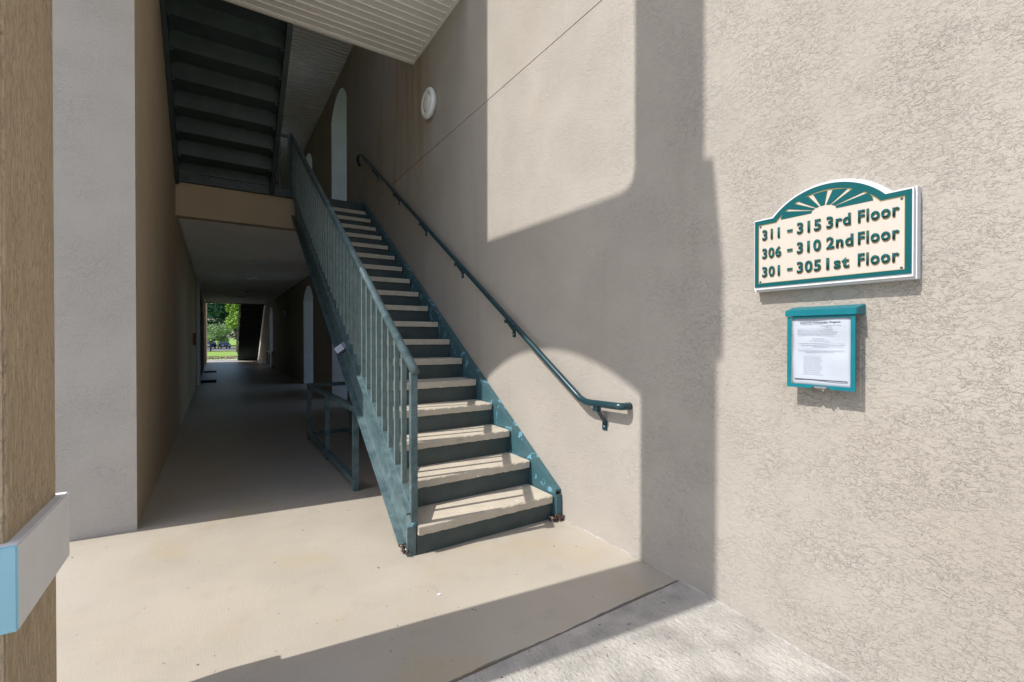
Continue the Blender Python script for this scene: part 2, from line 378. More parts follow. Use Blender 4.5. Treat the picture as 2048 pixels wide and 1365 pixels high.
# jamb pier and the long corridor wall
# spandrel over the low arch, parapet, upper wall - one plate with openings
YB = YE-3.731
bm = B()
prism(bm, [(3.731, -.3), (YB, -.3), (YB, TOP), (3.731, TOP)], [], fyz, XO, XL)
bmesh.ops.recalc_face_normals(bm, faces=bm.faces)
for f in bm.faces:
    if abs(f.normal.y) > .9: f.material_index = 1  # end faces take the stucco with skylight in its colour
obj('corridor_wall', bm, ['stucco_brushed', 'stucco_skylit'], arc)
def arch_band(flip):
    g_ = (lambda y: YE-y) if flip else (lambda y: y)
    o_ = arch(2.0, 3.731, 4.30, 4.17, 4.433)[1:-1]
    loop = [(2.0, 4.99), (2.0, o_[0][1])] + o_[1:-1] + [(3.731, o_[-1][1]), (3.731, 4.872), (2.17, 4.872), (2.10, 4.885), (2.06, 4.92), (2.045, 4.99)]
    b_ = B(); prism(b_, [(g_(y), z) for y, z in loop], [], fyz, XO, XL); return b_
obj('arch_band', arch_band(False), 'stucco_brushed', arc)
bm = B(); box(bm, XO-.03, XL+.02, 1.565, 2.0, 4.44, 4.872, .006); obj('pillar_capital', bm, 'stucco_brushed', arc)
bm = B(); prism(bm, [(1.3, 9.0), (3.731, 9.0), (3.731, TOP), (1.3, TOP)], [], fyz, XO, XL); obj('upper_wall', bm, 'stucco_brushed', arc)
# far end mirrored
bm = B(); box(bm, XO, XL, YE-2.0, YE-1.592, -.3, TOP, .006); obj('pillar', bm, 'stucco_brushed', arc)
obj('arch_band', arch_band(True), 'stucco_brushed', arc)

# ------------------------------------------------------------------ second floor
def ribs(bm, x0, x1, y0, y1, z, pitch=.1016, groove=.014, th=.02):
    y = y0
    while y < y1-.02:
        box(bm, x0, x1, y, min(y+pitch-groove, y1), z, z+th); box(bm, x0, x1, y, y+.016, z-.014, z-.0002); y += pitch
    box(bm, x0, x1, y0, y1, z+.010, z+th+.01)
    return bm
sf = thing('second_floor', 'second floor slab across the breezeway with tan stucco beam and ribbed white ceiling', 'floor slab', (0, 7.1, F2))
bm = B(); box(bm, XL+.001, .962, 7.10, 7.245, 2.762, 3.185, .004); obj('beam', bm, 'stucco_tan', sf)
bm = B(); box(bm, XL+.001, .905, 7.055, 7.24, 3.187, 3.298); box(bm, .63, W-.001, 7.245, 7.3, 2.79, 3.29); obj('edge_channel', bm, 'teal_dark', sf)
bm = B(); ribs(bm, XL+.004, W-.004, 7.305, YE-7.25, 2.800); tag(obj('ceiling_ribs', bm, 'vinyl', sf), kind='stuff')
bm = B(); box(bm, XL+.001, XL+.02, 7.25, YE-7.25, 2.786, 2.799); box(bm, W-.02, W-.001, 7.31, YE-7.25, 2.786, 2.799); obj('edge_trim', bm, 'vinyl', sf)
bm = B(); box(bm, XL+.001, W-.001, 7.302, YE-7.245, 2.835, F2); obj('slab', bm, 'concrete_paint', sf)
bm = B(); box(bm, XL+.001, W-.001, YE-7.245, YE-7.10, 2.762, F2); obj('beam', bm, 'teal_dark', sf)
tf = thing('third_floor', 'third floor slab high above the stair with grey ribbed soffit', 'floor slab', (0, 7.1, 6.6))
bm = B(); ribs(bm, XL+.004, W-.004, 6.3, 24.0, 6.16); tag(obj('ceiling_ribs', bm, 'vinyl', tf), kind='stuff')
bm = B(); box(bm, XL+.001, W-.001, 6.3, 24.2, 6.195, 6.6); obj('slab', bm, 'concrete_paint', tf)
bm = B(); box(bm, W-.02, W-.001, 6.3, 24, 6.146, 6.159); obj('edge_trim', bm, 'vinyl', tf)

# ------------------------------------------------------------------ mid landing with soffit planks
ml = thing('stair_landing', 'overhead stair landing with white vinyl plank soffit at the top of the picture', 'landing', (0, 5.1, 4.43))
Y0, Y1 = 3.76, 5.085; k = 0; y = Y1; pb = {}
while y > Y0+.03:
    w_ = .1016; key = 'p'
    if key not in pb:
        b_ = B(); box(b_, XL+.012, W-.032, -w_+.012, 0, 0, .016, .003)
        box(b_, XL+.012, W-.032, -w_, -w_+.0125, .009, .02); box(b_, XL+.012, W-.032, -.013, -.001, -.009, .001)
        o = obj('soffit_plank', b_, 'vinyl', ml); pb[key] = o
    else:
        o = pb[key].copy(); C.objects.link(o)
    o.parent = ml; o.matrix_parent_inverse = Matrix(); o.location = Vector((0, y, 4.432 + (.003 if k % 2 else 0))) - ml.location
    y -= w_; k += 1
bm = B(); box(bm, XL+.001, W-.001, 3.74, 5.11, 4.456, 4.74); obj('slab', bm, 'teal_dark', ml)
bm = B(); box(bm, XL+.001, W-.001, 5.088, 5.128, 4.418, 4.455, .003); obj('edge_trim', bm, 'vinyl', ml)
bm = B(); box(bm, XL+.001, W-.001, 5.1285, 5.15, 4.428, 4.47, .003); obj('tan_trim', bm, 'trim_tan', ml)
bm = B(); box(bm, W-.031, W-.001, 3.74, 5.087, 4.420, 4.452, .003); obj('edge_trim', bm, 'vinyl', ml)

# ------------------------------------------------------------------ lower stair
def build_stair():
    st = thing('staircase', 'steel staircase with tan treads and teal railing climbing beside the beige wall', 'stairs', (1.4, 2.4, 0))
    S = .65; NY, NZ, GO, RI = 2.411, .165, .2682, .174
    line = lambda y: NZ + S*(y-NY)
    # left stringer: channel section, plumb cut at the foot
    bm = B(); T, D = .045, -.275
    def chan(xw0, xw1, xf0, xf1, yb=2.455, ye=7.26):
        def pl(x0, x1, off0, off1, yb_=yb):
            b0 = max(0.0, line(yb_)+off0); 
            ylow = NY + (0.0-off0-NZ)/S
            pts = [(yb_, 0.001), (yb_, line(yb_)+off1), (ye, line(ye)+off1), (ye, line(ye)+off0), (max(ylow, yb_+.01), 0.001)] if line(yb_)+off0 < 0 else [(yb_, b0), (yb_, line(yb_)+off1), (ye, line(ye)+off1), (ye, line(ye)+off0)]
            prism(bm, pts, [], fyz, x0, x1)
        pl(xw0, xw1, D, T)
        pl(xf0, xf1, T-.012, T)                     # top flange
        # bottom flange
        y2 = NY + (0.002-D-NZ)/S
        slope_bar(bm, xf0, xf1, y2, .002, ye, line(ye)+D, .014)
    chan(.930, .938, .886, .930)
    # closing plate on the plumb cut
    box(bm, .886, .938, 2.440, 2.4545, .001, .165)
    o = obj('stringer', bm, 'teal', st)
    bm = B(); chan(1.900, 1.908, 1.908, 1.944, 2.40); box(bm, 1.902, 1.944, 2.388, 2.3995, .02, .17)
    o = obj('stringer', bm, 'teal_peel', st); tag(o, 'peeling teal stringer with pale blue flakes')
    # rusted feet
    for (cx, cy, n_) in ((.905, 2.475, 44), (1.925, 2.385, 26), (1.885, 2.40, 12), (.955, 2.47, 10)):
        bm = B()
        for i in range(n_):
            s = random.uniform(.006, .02)
            x = cx+random.uniform(-.028, .028); y = cy+random.uniform(-.03, .05); z = random.uniform(.002, .035 if n_ > 10 else .02)
            r = bmesh.ops.create_icosphere(bm, subdivisions=1, radius=s)
            ang = random.uniform(0, 3.1); fl_ = random.uniform(.25, .6)
            for v in r['verts']:
                q_ = Vector((v.co.x*random.uniform(.3, 1.7), v.co.y*random.uniform(.3, 1.7)*fl_, v.co.z*random.uniform(.2, 1.3))); q_.rotate(Matrix.Rotation(ang, 3, 'Z')); v.co = Vector((x, y, z)) + q_
            for v in r['verts']: v.co.z = max(v.co.z, .0015)
        tag(obj('rusted_foot', bm, 'rust', st), kind='stuff')
    # treads and risers
    tr = rs = None
    for k in range(1, 19):
        y = NY + GO*(k-1); z = NZ + RI*(k-1)
        if k % 6 == 1:      # a few different chipped nosings
            bm = B(); n_ = 46; x0, x1 = .944, 1.886
            prev = None
            for i in range(n_+1):
                x = x0+(x1-x0)*i/n_
                c = random.choice((0, 0, 0, 0, 0, .003, .005)) if 0 < i < n_ else 0
                c2 = random.uniform(0, .003)
                ring = [(x, 0+c2, -.052+c2), (x, 0+.001, -.006-c), (x, .006+c, 0.0), (x, .29, 0.0), (x, .29, -.052), ]
                ring = [bm.verts.new(p) for p in ring]
                if prev:
                    for a in range(5): bm.faces.new([prev[a], prev[(a+1) % 5], ring[(a+1) % 5], ring[a]])
                else: bm.faces.new(ring)
                prev = ring
            bm.faces.new(prev[::-1])
            tr = obj('tread', bm, 'tread', st); t = tr
        else:
            t = tr.copy(); C.objects.link(t)
        t.parent = st; t.matrix_parent_inverse = Matrix(); t.location = Vector((0, y, z)) - st.location
        if rs is None:
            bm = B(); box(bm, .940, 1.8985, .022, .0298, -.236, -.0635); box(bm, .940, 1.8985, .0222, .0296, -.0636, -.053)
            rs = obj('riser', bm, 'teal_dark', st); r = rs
        else:
            r = rs.copy(); C.objects.link(r)
        r.parent = st; r.matrix_parent_inverse = Matrix(); r.location = Vector((0, y, z)) - st.location
    pn = None
    for k in range(1, 19):
        y = NY + GO*(k-1); z = NZ + RI*(k-1)
        if pn is None:
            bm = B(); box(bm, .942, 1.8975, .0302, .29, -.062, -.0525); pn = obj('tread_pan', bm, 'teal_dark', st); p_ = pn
        else:
            p_ = pn.copy(); C.objects.link(p_)
        p_.parent = st; p_.matrix_parent_inverse = Matrix(); p_.location = Vector((0, y, z)) - st.location
    bm = B(); box(bm, .940, 1.8985, 7.235, 7.243, F2-.174, F2-.002); obj('riser', bm, 'teal_dark', st)
    bm = B(); box(bm, .940, W-.003, 7.232, 7.6, F2+.001, F2+.012); obj('top_nosing', bm, 'teal_dark', st)
    # railing
    rb = lambda y: .361 + .645*(y-2.605)       # top of the bottom rail
    rt = lambda y: 1.052 + .639*(y-2.465)      # axis of the top rail
    bm = B(); slope_bar(bm, .914, .946, 2.475, rb(2.475)-.04, 7.36, rb(7.36)-.04, .04); obj('bottom_rail', bm, 'teal', st)
    bm = B(); box(bm, .911, .949, 2.442, 2.480, .165, rt(2.46)-.02, .002); obj('newel_post', bm, 'teal', st)
    bm = B(); box(bm, .911, .949, 7.36, 7.40, F2, rt(7.38), .002); obj('newel_post', bm, 'teal', st)
    bm = B(); 
    r_ = bmesh.ops.create_uvsphere(bm, u_segments=12, v_segments=8, radius=.021)
    for v in r_['verts']: v.co = Vector((v.co.x+.925, v.co.y+2.446, v.co.z*.8+.172))
    obj('weld_cap', bm, 'teal_peel', st, True)
    bm = B(); tube(bm, [(.93, 2.43, rt(2.43)), (.93, 7.40, rt(7.40))], .0255, 20); o = obj('handrail', bm, 'teal', st, True)
    bal = None; i = 0; y = 2.62
    while y < 7.3:
        if bal is None:
            bm = B(); hgt = rt(y)-rb(y)
            box(bm, -.014, .014, -.014, .014, -.012, hgt-.015); bal = obj('baluster', bm, 'teal_worn', st); b = bal
        else: b = bal.copy(); C.objects.link(b)
        b.parent = st; b.matrix_parent_inverse = Matrix(); b.location = Vector((.93, y, rb(y))) - st.location
        y += .1255
    return st
stair = build_stair()
fs = copy_tree(stair); fs.scale = (1, -1, 1); fs.location = (1.4, YE-2.4, 0)
fs['label'] = 'distant dark staircase at the far end of the breezeway, seen from underneath'
# ------------------------------------------------------------------ upper flight seen from below
us = thing('upper_staircase', 'dark underside of the upper stair flight with metal pans, rising to the overhead landing', 'stairs', (.1, 7.0, F2))
bm = B()
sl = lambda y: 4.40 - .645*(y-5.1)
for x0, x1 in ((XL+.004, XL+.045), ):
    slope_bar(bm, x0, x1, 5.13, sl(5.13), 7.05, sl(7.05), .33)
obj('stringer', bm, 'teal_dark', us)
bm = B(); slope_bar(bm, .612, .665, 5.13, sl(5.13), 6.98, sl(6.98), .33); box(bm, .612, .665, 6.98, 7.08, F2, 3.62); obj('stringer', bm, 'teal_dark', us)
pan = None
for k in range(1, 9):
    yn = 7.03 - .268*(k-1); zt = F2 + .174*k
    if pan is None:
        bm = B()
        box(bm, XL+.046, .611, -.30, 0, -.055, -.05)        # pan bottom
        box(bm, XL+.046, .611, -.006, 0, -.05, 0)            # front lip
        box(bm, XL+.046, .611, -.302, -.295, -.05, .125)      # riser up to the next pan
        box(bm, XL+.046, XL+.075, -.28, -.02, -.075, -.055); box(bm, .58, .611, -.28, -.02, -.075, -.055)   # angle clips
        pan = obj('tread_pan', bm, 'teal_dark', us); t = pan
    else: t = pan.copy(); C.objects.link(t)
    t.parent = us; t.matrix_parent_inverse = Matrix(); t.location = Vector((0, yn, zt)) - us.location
    if t.matrix_world: pass
bm = B(); box(bm, XL+.046, .611, 7.03, 7.036, F2, F2+.12); obj('riser', bm, 'teal_dark', us)
# small guard between the flights
gp = thing('guard_panel', 'small dark steel guard filling the gap between the two flights at the second floor', 'railing', (.8, 7.2, F2))
for x in (.755, .872):
    bm = B(); box(bm, x-.014, x+.014, 7.186, 7.214, F2, 4.09); obj('post', bm, 'teal_dark', gp)
for z in (3.36, 4.09):
    bm = B(); box(bm, .67, .90, 7.183, 7.217, z-.015, z+.018); obj('rail', bm, 'teal_dark', gp)

# ------------------------------------------------------------------ guard rail below the stair
def guard():
    g_ = thing('under_stair_guard', 'low teal square tube guard rail standing on the floor beneath the stairs', 'railing', (.93, 4.8, 0))
    for y in (3.74, 4.855, 5.91):
        bm = B(); box(bm, .908, .95, y-.022, y+.022, .001, .655); obj('post', bm, 'teal', g_)
    for z in (.075, .655):
        bm = B(); box(bm, .905, .953, 3.72, 5.935, z-.022, z+.022); obj('rail', bm, 'teal', g_)
        bm = B(); box(bm, .954, W-.002, 5.888, 5.932, z-.022, z+.022); obj('rail', bm, 'teal', g_)
    bm = B(); box(bm, 1.40, 1.44, 5.89, 5.93, .001, .632); obj('post', bm, 'teal', g_)
    return g_
ug = guard()
fg = copy_tree(ug); fg.scale = (1, -1, 1); fg.location = (.93, YE-4.8, 0)
fg['label'] = 'low dark guard rail under the distant staircase, in front of the far daylight opening'

# ------------------------------------------------------------------ wall handrail
wr = thing('wall_handrail', 'round dark teal handrail on brackets running up the beige wall beside the stairs', 'handrail', (1.88, 1.8, .83))
bm = B()
X = 1.882
pts = [(W-.001, 1.790, .838), (1.925, 1.792, .838)]
for i in range(5):
    a = math.pi/2*i/4; pts.append((X+.028-.028*math.sin(a), 1.820-.028*math.cos(a), .838))
pts += [(X, 2.04, .832)]
d = Vector((0, 1, .632)).normalized(); p0 = Vector((X, 2.115, .838))
pts += [(X, 2.085, .834), tuple(p0+d*.02), tuple(p0+d*.06)]
q0 = p0 + d*((7.18-2.115)/d.y)
pts += [tuple(q0), (X, 7.26, q0.z+.035), (X, 7.38, q0.z+.04), (X+.01, 7.44, q0.z+.02), (X+.03, 7.47, q0.z-.03), (W-.001, 7.48, q0.z-.06)]
tube(bm, pts, .0205, 18); obj('rail', bm, 'teal_deep', wr, True)
zr = lambda y: p0.z + (y-p0.y)*.632
bks = [(1.985, .700, .835)] + [(y, None, None) for y in (2.975, 3.86, 4.75, 5.63, 6.54)]
for i, (y, zp, zrl) in enumerate(bks):
    if zp is None: zrl = zr(y); zp = zrl-.125
    bm = B(); box(bm, X-.016, X+.016, y-.02, y+.02, zrl-.046, zrl-.019, .002)
    beam(bm, (X+.004, y, zrl-.04), (W-.006, y, zp+.02), .028, .006)
    b = obj('bracket', bm, 'teal_deep', wr)
    bm = B(); box(bm, W-.007, W-.0005, y-.02, y+.02, zp-.03, zp+.025, .002); obj('wall_plate', bm, 'teal_deep', b)
    b.children[0].matrix_parent_inverse = Matrix()
    bm = B(); r_ = bmesh.ops.create_uvsphere(bm, u_segments=8, v_segments=6, radius=.006)
    for v in r_['verts']: v.co += Vector((W-.008, y, zp-.008))
    s_ = obj('screw', bm, 'steel', b); s_.matrix_parent_inverse = Matrix()

# ------------------------------------------------------------------ building sign
SG = thing('directory_sign', 'white and teal arched wall sign listing the unit numbers of the three floors', 'sign', (1.92, .79, 1.56))
def sign_outline(y0, y1, z0, z1, sa, sb, top, n=28):
    """rectangle with a segmental crest between sa and sb, rising to top (2-D y,z)"""
    w_ = (sb-sa)/2; r = top-z1; R = (w_*w_+r*r)/(2*r); cy = (sa+sb)/2; cz = top-R; a = math.asin(w_/R)
    pts = [(y0, z0), (y1, z0), (y1, z1)]
    for i in range(n+1):
        t = a-2*a*i/n; pts.append((cy+R*math.sin(t), cz+R*math.cos(t)))
    pts.append((y0, z1)); return pts
o1 = sign_outline(.531, 1.064, 1.414, 1.716, .598, .992, 1.805)
bm = B(); prism(bm, o1, [], fyz, 1.916, W-.0005); obj('backboard', bm, 'white', SG)
o1b = sign_outline(.536, 1.058, 1.421, 1.712, .604, .986, 1.798)
bm = B(); prism(bm, o1b, [], fyz, 1.900, 1.9158); obj('moulded_edge', bm, 'white', SG)
o2 = sign_outline(.540, 1.054, 1.431, 1.706, .610, .980, 1.791)
o3 = sign_outline(.557, 1.039, 1.446, 1.688, .622, .969, 1.770)
bm = B(); prism(bm, o2, [o3], fyz, 1.8965, 1.8998); obj('border', bm, 'sign_teal', SG)
o3i = sign_outline(.5585, 1.0375, 1.4475, 1.6855, .6235, .9675, 1.7665)
bm = B(); prism(bm, o3, [o3i], fyz, 1.8972, 1.8997); obj('gold_line', bm, 'gold', SG)
bm = B(); prism(bm, o3i, [], fyz, 1.8985, 1.8997); obj('panel', bm, 'sign_cream', SG)
cy, cz = .797, 1.6945
def fan(t0, t1, rx0, rz0, rx1, rz1, grow=0.0, n=6):
    A = [(cy+(rx1+grow)*math.cos(t), cz+(rz1+grow)*math.sin(t)) for t in [t0+(t1-t0)*i/n for i in range(n+1)]]
    Bq = [(cy+(rx0-grow)*math.cos(t), cz+(rz0-grow)*math.sin(t)) for t in [t1+(t0-t1)*i/n for i in range(n+1)]]
    return A+Bq
# the crest is wider than tall: wedge limits measured as true directions
edges_ = [0, 27, 50, 73, 98, 124, 152, 180]
for i in range(7):
    g0 = 3.6 if i else 0; g1 = 3.6 if i < 6 else 0
    a0, a1 = math.radians(edges_[i]+g0), math.radians(edges_[i+1]-g1)
    bm = B(); prism(bm, fan(a0-.012, a1+.012, .0415, .020, .1525, .0715, .0008), [], fyz, 1.8976, 1.8984)
    w_ = obj('fan_blade', bm, 'gold', SG)
    bm = B(); prism(bm, fan(a0, a1, .042, .0205, .152, .071), [], fyz, 1.8966, 1.89755)
    c_ = obj('blade_face', bm, 'sign_teal', w_); c_.matrix_parent_inverse = Matrix()
def text(body, y_left, z_base, width, height, x, m, parent, name='lettering', off=0.0, ext=.001, bold=0.0):
    cu = bpy.data.curves.new(name, 'FONT'); cu.body = body; cu.size = 1; cu.space_character = 1.16; cu.extrude = 0; cu.offset = bold
    cu.resolution_u = 5
    to = bpy.data.objects.new(name, cu); C.objects.link(to)
    bpy.context.view_layer.update()
    dg = bpy.context.evaluated_depsgraph_get(); me = bpy.data.meshes.new_from_object(to.evaluated_get(dg))
    C.objects.unlink(to); bpy.data.objects.remove(to); bpy.data.curves.remove(cu)
    xs_ = [v.co.x for v in me.vertices]; x0, x1 = min(xs_), max(xs_)
    sx = width/(x1-x0); sz = height/.70
    bm = bmesh.new(); bm.from_mesh(me); bpy.data.meshes.remove(me)
    for v in bm.verts: v.co = Vector((x, y_left-(v.co.x-x0)*sx, z_base+v.co.y*sz))
    if ext:
        r = bmesh.ops.extrude_face_region(bm, geom=list(bm.faces))
        for v in r['geom']:
            if isinstance(v, bmesh.types.BMVert): v.co.x += ext
    o = obj(name, bm, m, parent); return o
rows = [(1.6315, [('311', 1.022, .068, .0385), ('-', .924, .018, None), ('315', .888, .083, .040), ('3rd', .786, .076, .040), ('Floor', .687, .115, .0405)]),
        (1.5555, [('306', 1.022, .074, .0385), ('-', .924, .018, None), ('310', .888, .083, .040), ('2nd', .786, .084, .040), ('Floor', .687, .115, .0405)]),
        (1.4800, [('301', 1.022, .069, .0385), ('-', .924, .018, None), ('305', .888, .083, .040), ('1st', .786, .072, .040), ('Floor', .687, .115, .0405)])]
for zb, ws in rows:
    for wd, yl, wdt, h in ws:
        zz = zb-.003 + (.003*(1-(1.022-yl)/.45) if True else 0)*-1
        if wd == '-':
            bm = B(); box(bm, 1.8936, 1.8950, yl-wdt, yl, zz+.0125, zz+.0215); w0 = obj('lettering', bm, 'sign_teal', SG)
            bm = B(); box(bm, 1.89505, 1.8984, yl-wdt-.001, yl+.0005, zz+.0100, zz+.0218); obj('letter_edge', bm, 'gold', SG)
            continue
        text(wd, yl, zz, wdt, h, 1.8936, 'sign_teal', SG, ext=.0014, bold=.024)
        text(wd, yl+.0005, zz-.0022, wdt+.0015, h+.0015, 1.89505, 'gold', SG, name='letter_edge', ext=.0033, bold=.031)
for y, z in ((1.031, 1.680), (1.031, 1.452), (.566, 1.680), (.566, 1.452)):
    bm = B(); r_ = bmesh.ops.create_circle(bm, cap_ends=True, segments=10, radius=.0042)
    for v in r_['verts']: v.co = Vector((1.8982, y+v.co.x, z+v.co.y))
    r2 = bmesh.ops.extrude_face_region(bm, geom=list(bm.faces))
    for v in r2['geom']:
        if isinstance(v, bmesh.types.BMVert): v.co.x -= .001
    obj('screw', bm, 'lockbody', SG)

# ------------------------------------------------------------------ notice box
nb = thing('notice_box', 'teal metal notice box with sloped lid hanging on the wall below the sign', 'notice box', (1.92, .80, 1.17))
bm = B(); box(bm, W-.006, W-.0005, .720, .905, 1.05, 1.335); obj('back_plate', bm, 'box_teal', nb)
bm = B(); box(bm, 1.897, W-.0065, .725, .885, 1.05, 1.30); obj('inner_tray', bm, 'box_teal', nb)
bm = B(); prism(bm, [(.690, 1.0305), (.770, 1.0305), (.772, 1.038), (.828, 1.038), (.830, 1.0305), (.918, 1.0305), (.918, 1.302), (.690, 1.302)], [[(.704, 1.044), (.903, 1.044), (.903, 1.295), (.704, 1.295)]], fyz, 1.885, 1.8885); obj('front_frame', bm, 'box_teal', nb)
bm = B(); hexa(bm, [(1.878, .684, 1.303), (1.878, .923, 1.303), (W-.001, .926, 1.306), (W-.001, .682, 1.306), (1.878, .684, 1.326), (1.878, .923, 1.326), (W-.001, .926, 1.343), (W-.001, .682, 1.343)])
bmesh.ops.bevel(bm, geom=list(bm.edges), offset=.002, segments=2, affect='EDGES'); obj('lid', bm, 'box_teal', nb)
bm = B(); box(bm, 1.8835, 1.8848, .780, .820, 1.032, 1.040); tube(bm, [(1.884, .790, 1.026), (1.889, .790, 1.026)], .004, 10); obj('latch', bm, 'steel', nb)
pa = thing('paper_notice', 'white printed paper notice inside the teal notice box', 'paper', (1.89, .80, 1.17))
bm = B()
nn = 14
gr = [[bm.verts.new((1.8935+.0025*math.sin(i*.9)*math.sin(j*.5), .704+.199*j/nn, 1.036+.268*i/nn)) for j in range(nn+1)] for i in range(nn+1)]
for i in range(nn):
    for j in range(nn): bm.faces.new([gr[i][j], gr[i][j+1], gr[i+1][j+1], gr[i+1][j]])
r_ = bmesh.ops.extrude_face_region(bm, geom=list(bm.faces))
for v in r_['geom']:
    if isinstance(v, bmesh.types.BMVert): v.co.x += .001
obj('sheet', bm, 'paper', pa, True)
text('Sunbrook Ambassador Program', .873, 1.276, .135, .0062, 1.8903, 'ink', pa, name='heading', ext=.0002, bold=.02)
bm = B()
def bars(y0, y1, z, h=.0016):
    y = y0
    while y < y1:
        w_ = random.uniform(.004, .012); box(bm, 1.8902, 1.8904, y, min(y+w_, y1), z, z+h); y += w_+.0018
bars(.735, .805, 1.266); bars(.765, .79, 1.261)
for i in range(5): bars(.745+random.uniform(0, .02), .885, 1.254-.0058*i)
bars(.79, .83, 1.217); bars(.775, .84, 1.209); bars(.725, .88, 1.199); bars(.73, .87, 1.192); bars(.775, .83, 1.187); bars(.725, .88, 1.173); bars(.76, .855, 1.168)
for i in range(11): bars(.795+random.uniform(0, .012), .862, 1.150-.0067*i, .0013)
tag(obj('printed_lines', bm, 'print', pa), kind='stuff')
bm = B(); box(bm, 1.8902, 1.8904, .715, .893, 1.061, 1.0645); obj('printed_rule', bm, 'lockbody', pa)

# ------------------------------------------------------------------ round wall light and ceiling lights
def disc_profile(bm, prof, fn, seg=32):
    rings = [[bm.verts.new(fn(r*math.cos(2*math.pi*j/seg), r*math.sin(2*math.pi*j/seg), d)) for j in range(seg)] for r, d in prof]
    for A, Bq in zip(rings, rings[1:]):
        for j in range(seg): bm.faces.new([A[j], A[(j+1) % seg], Bq[(j+1) % seg], Bq[j]])
    bm.faces.new(rings[0]); bm.faces.new(rings[-1][::-1]); return bm
wl = thing('round_wall_light', 'round white bulkhead light mounted high on the beige wall above the stairs', 'light', (W, 4.60, 3.735))
fl = lambda a, b, d: (W-d, 4.585+a, 3.725+b)
bm = B(); disc_profile(bm, [(.13, .0005), (.145, .02), (.158, .035), (.160, .05), (.150, .066), (.128, .076), (.105, .070), (.098, .062)], fl); obj('ring', bm, 'lamp_white', wl, True)
bm = B(); disc_profile(bm, [(.0975, .061), (.097, .066), (.07, .080), (.03, .086), (.001, .087)], fl); obj('lens', bm, 'lens', wl, True)
lab = ['nearest round ceiling light on the breezeway ceiling', 'second round ceiling light from the entrance on the breezeway ceiling', 'third round ceiling light from the entrance, small and dim', 'farthest small round ceiling light on the breezeway ceiling']
for i, y in enumerate((10.6, 13.5, 17.4, 19.9)):
    cl = thing('ceiling_light', lab[i], 'light', (.77, y, 2.80), 'round lights along the breezeway ceiling')
    f2 = lambda a, b, d: (.77+a, y+b, 2.799-d)
    bm = B(); disc_profile(bm, [(.13, 0), (.15, .02), (.155, .04), (.14, .055), (.11, .05)], f2); obj('ring', bm, 'lamp_white', cl, True)
    bm = B(); disc_profile(bm, [(.1095, .045), (.09, .07), (.05, .082), (.001, .086)], f2); obj('lens', bm, 'lens', cl, True)
sc_ = thing('wall_sconce', 'small dark wall sconce with a bright spot far down the right wall of the breezeway', 'light', (W, 16.5, 2.05))
bm = B(); box(bm, W-.02, W-.001, 16.42, 16.58, 1.95, 2.15); obj('back_plate', bm, 'black', sc_)
bm = B(); f3 = lambda a, b, d: (W-.09+a, 16.5+b, 1.93+d); disc_profile(bm, [(.03, 0), (.06, .06), (.06, .16), (.03, .2)], f3, 12); obj('shade', bm, 'lens', sc_)

# ------------------------------------------------------------------ key lock box on the stringer
lb = thing('key_lock_box', 'small grey key lock box with push buttons hanging from the stair railing', 'lock box', (.865, 3.95, 1.13))
lm = Matrix.Translation((.868, 3.93, 1.135))
nrm = Vector((-.55, -.8, .25)).normalized(); ax = Vector((.30, -.05, .62)); ax = (ax - nrm*ax.dot(nrm)).normalized()
ax = (Matrix.Rotation(math.radians(-28), 3, nrm) @ ax).normalized(); sx_ = ax.cross(nrm).normalized()
def lbp(bm, m_):
    for v in bm.verts: v.co = lm.translation + sx_*v.co.x + ax*v.co.y + nrm*v.co.z
bm = B(); box(bm, -.034, .034, -.055, .055, -.022, .022, .007); lbp(bm, 0); obj('body', bm, 'lockbody', lb)
bm = B(); box(bm, -.026, .026, -.046, .018, .0222, .0255, .002); lbp(bm, 0); kp = obj('keypad', bm, 'steel', lb)
for i in range(4):
    for j in range(3):
        bm = B(); box(bm, -.02+j*.014, -.009+j*.014, -.040+i*.014, -.030+i*.014, .0257, .029, .001); lbp(bm, 0); o = obj('button', bm, 'print', kp); o.matrix_parent_inverse = Matrix()
bm = B(); box(bm, -.026, .026, .024, .046, .0222, .026, .003); lbp(bm, 0); obj('display_window', bm, 'glass', lb)
bm = B(); tube(bm, [(-.018, .05, 0), (-.018, .075, 0), (-.010, .088, 0), (.010, .088, 0), (.018, .075, 0), (.018, .05, 0)], .004, 8); lbp(bm, 0); obj('shackle', bm, 'steel', lb)

# ------------------------------------------------------------------ things down the corridor
labs = ['dark green door in the left breezeway wall, nearer one', 'dark green door in the left breezeway wall, farther one']
for i, y in enumerate((14.9, 19.2)):
    d_ = thing('apartment_door', labs[i], 'door', (XL, y, 0), 'doors along the left breezeway wall')
    bm = B(); box(bm, XL+.0005, XL+.02, y, y+.92, .005, 2.05); lf = obj('leaf', bm, 'door', d_)
    bm = B(); box(bm, XL+.0005, XL+.035, y-.07, y-.001, .005, 2.12); box(bm, XL+.0005, XL+.035, y+.921, y+.99, .005, 2.12); box(bm, XL+.0005, XL+.035, y, y+.92, 2.051, 2.12); obj('frame', bm, 'mould', d_)
    bm = B(); tube(bm, [(XL+.02, y+.08, 1.0), (XL+.07, y+.08, 1.0), (XL+.07, y+.18, 1.0)], .01, 8); o = obj('handle', bm, 'steel', lf); o.matrix_parent_inverse = Matrix()
    m_ = B(); box(m_, XL+.05, XL+.42, y+.05, y+.85, .001, .018, .004)
    tag(obj('doormat', m_, 'mat'), ['black doormat at the foot of the left wall, nearer one', 'black doormat at the foot of the left wall, farther toward the daylight'][i], 'doormat', 'doormats along the left breezeway wall')
bm = B(); box(bm, XL+.0005, XL+.07, 14.25, 14.33, .001, 2.7); tag(obj('downpipe', bm, 'mould'), 'pale vertical pipe cover on the dark left breezeway wall', 'pipe')
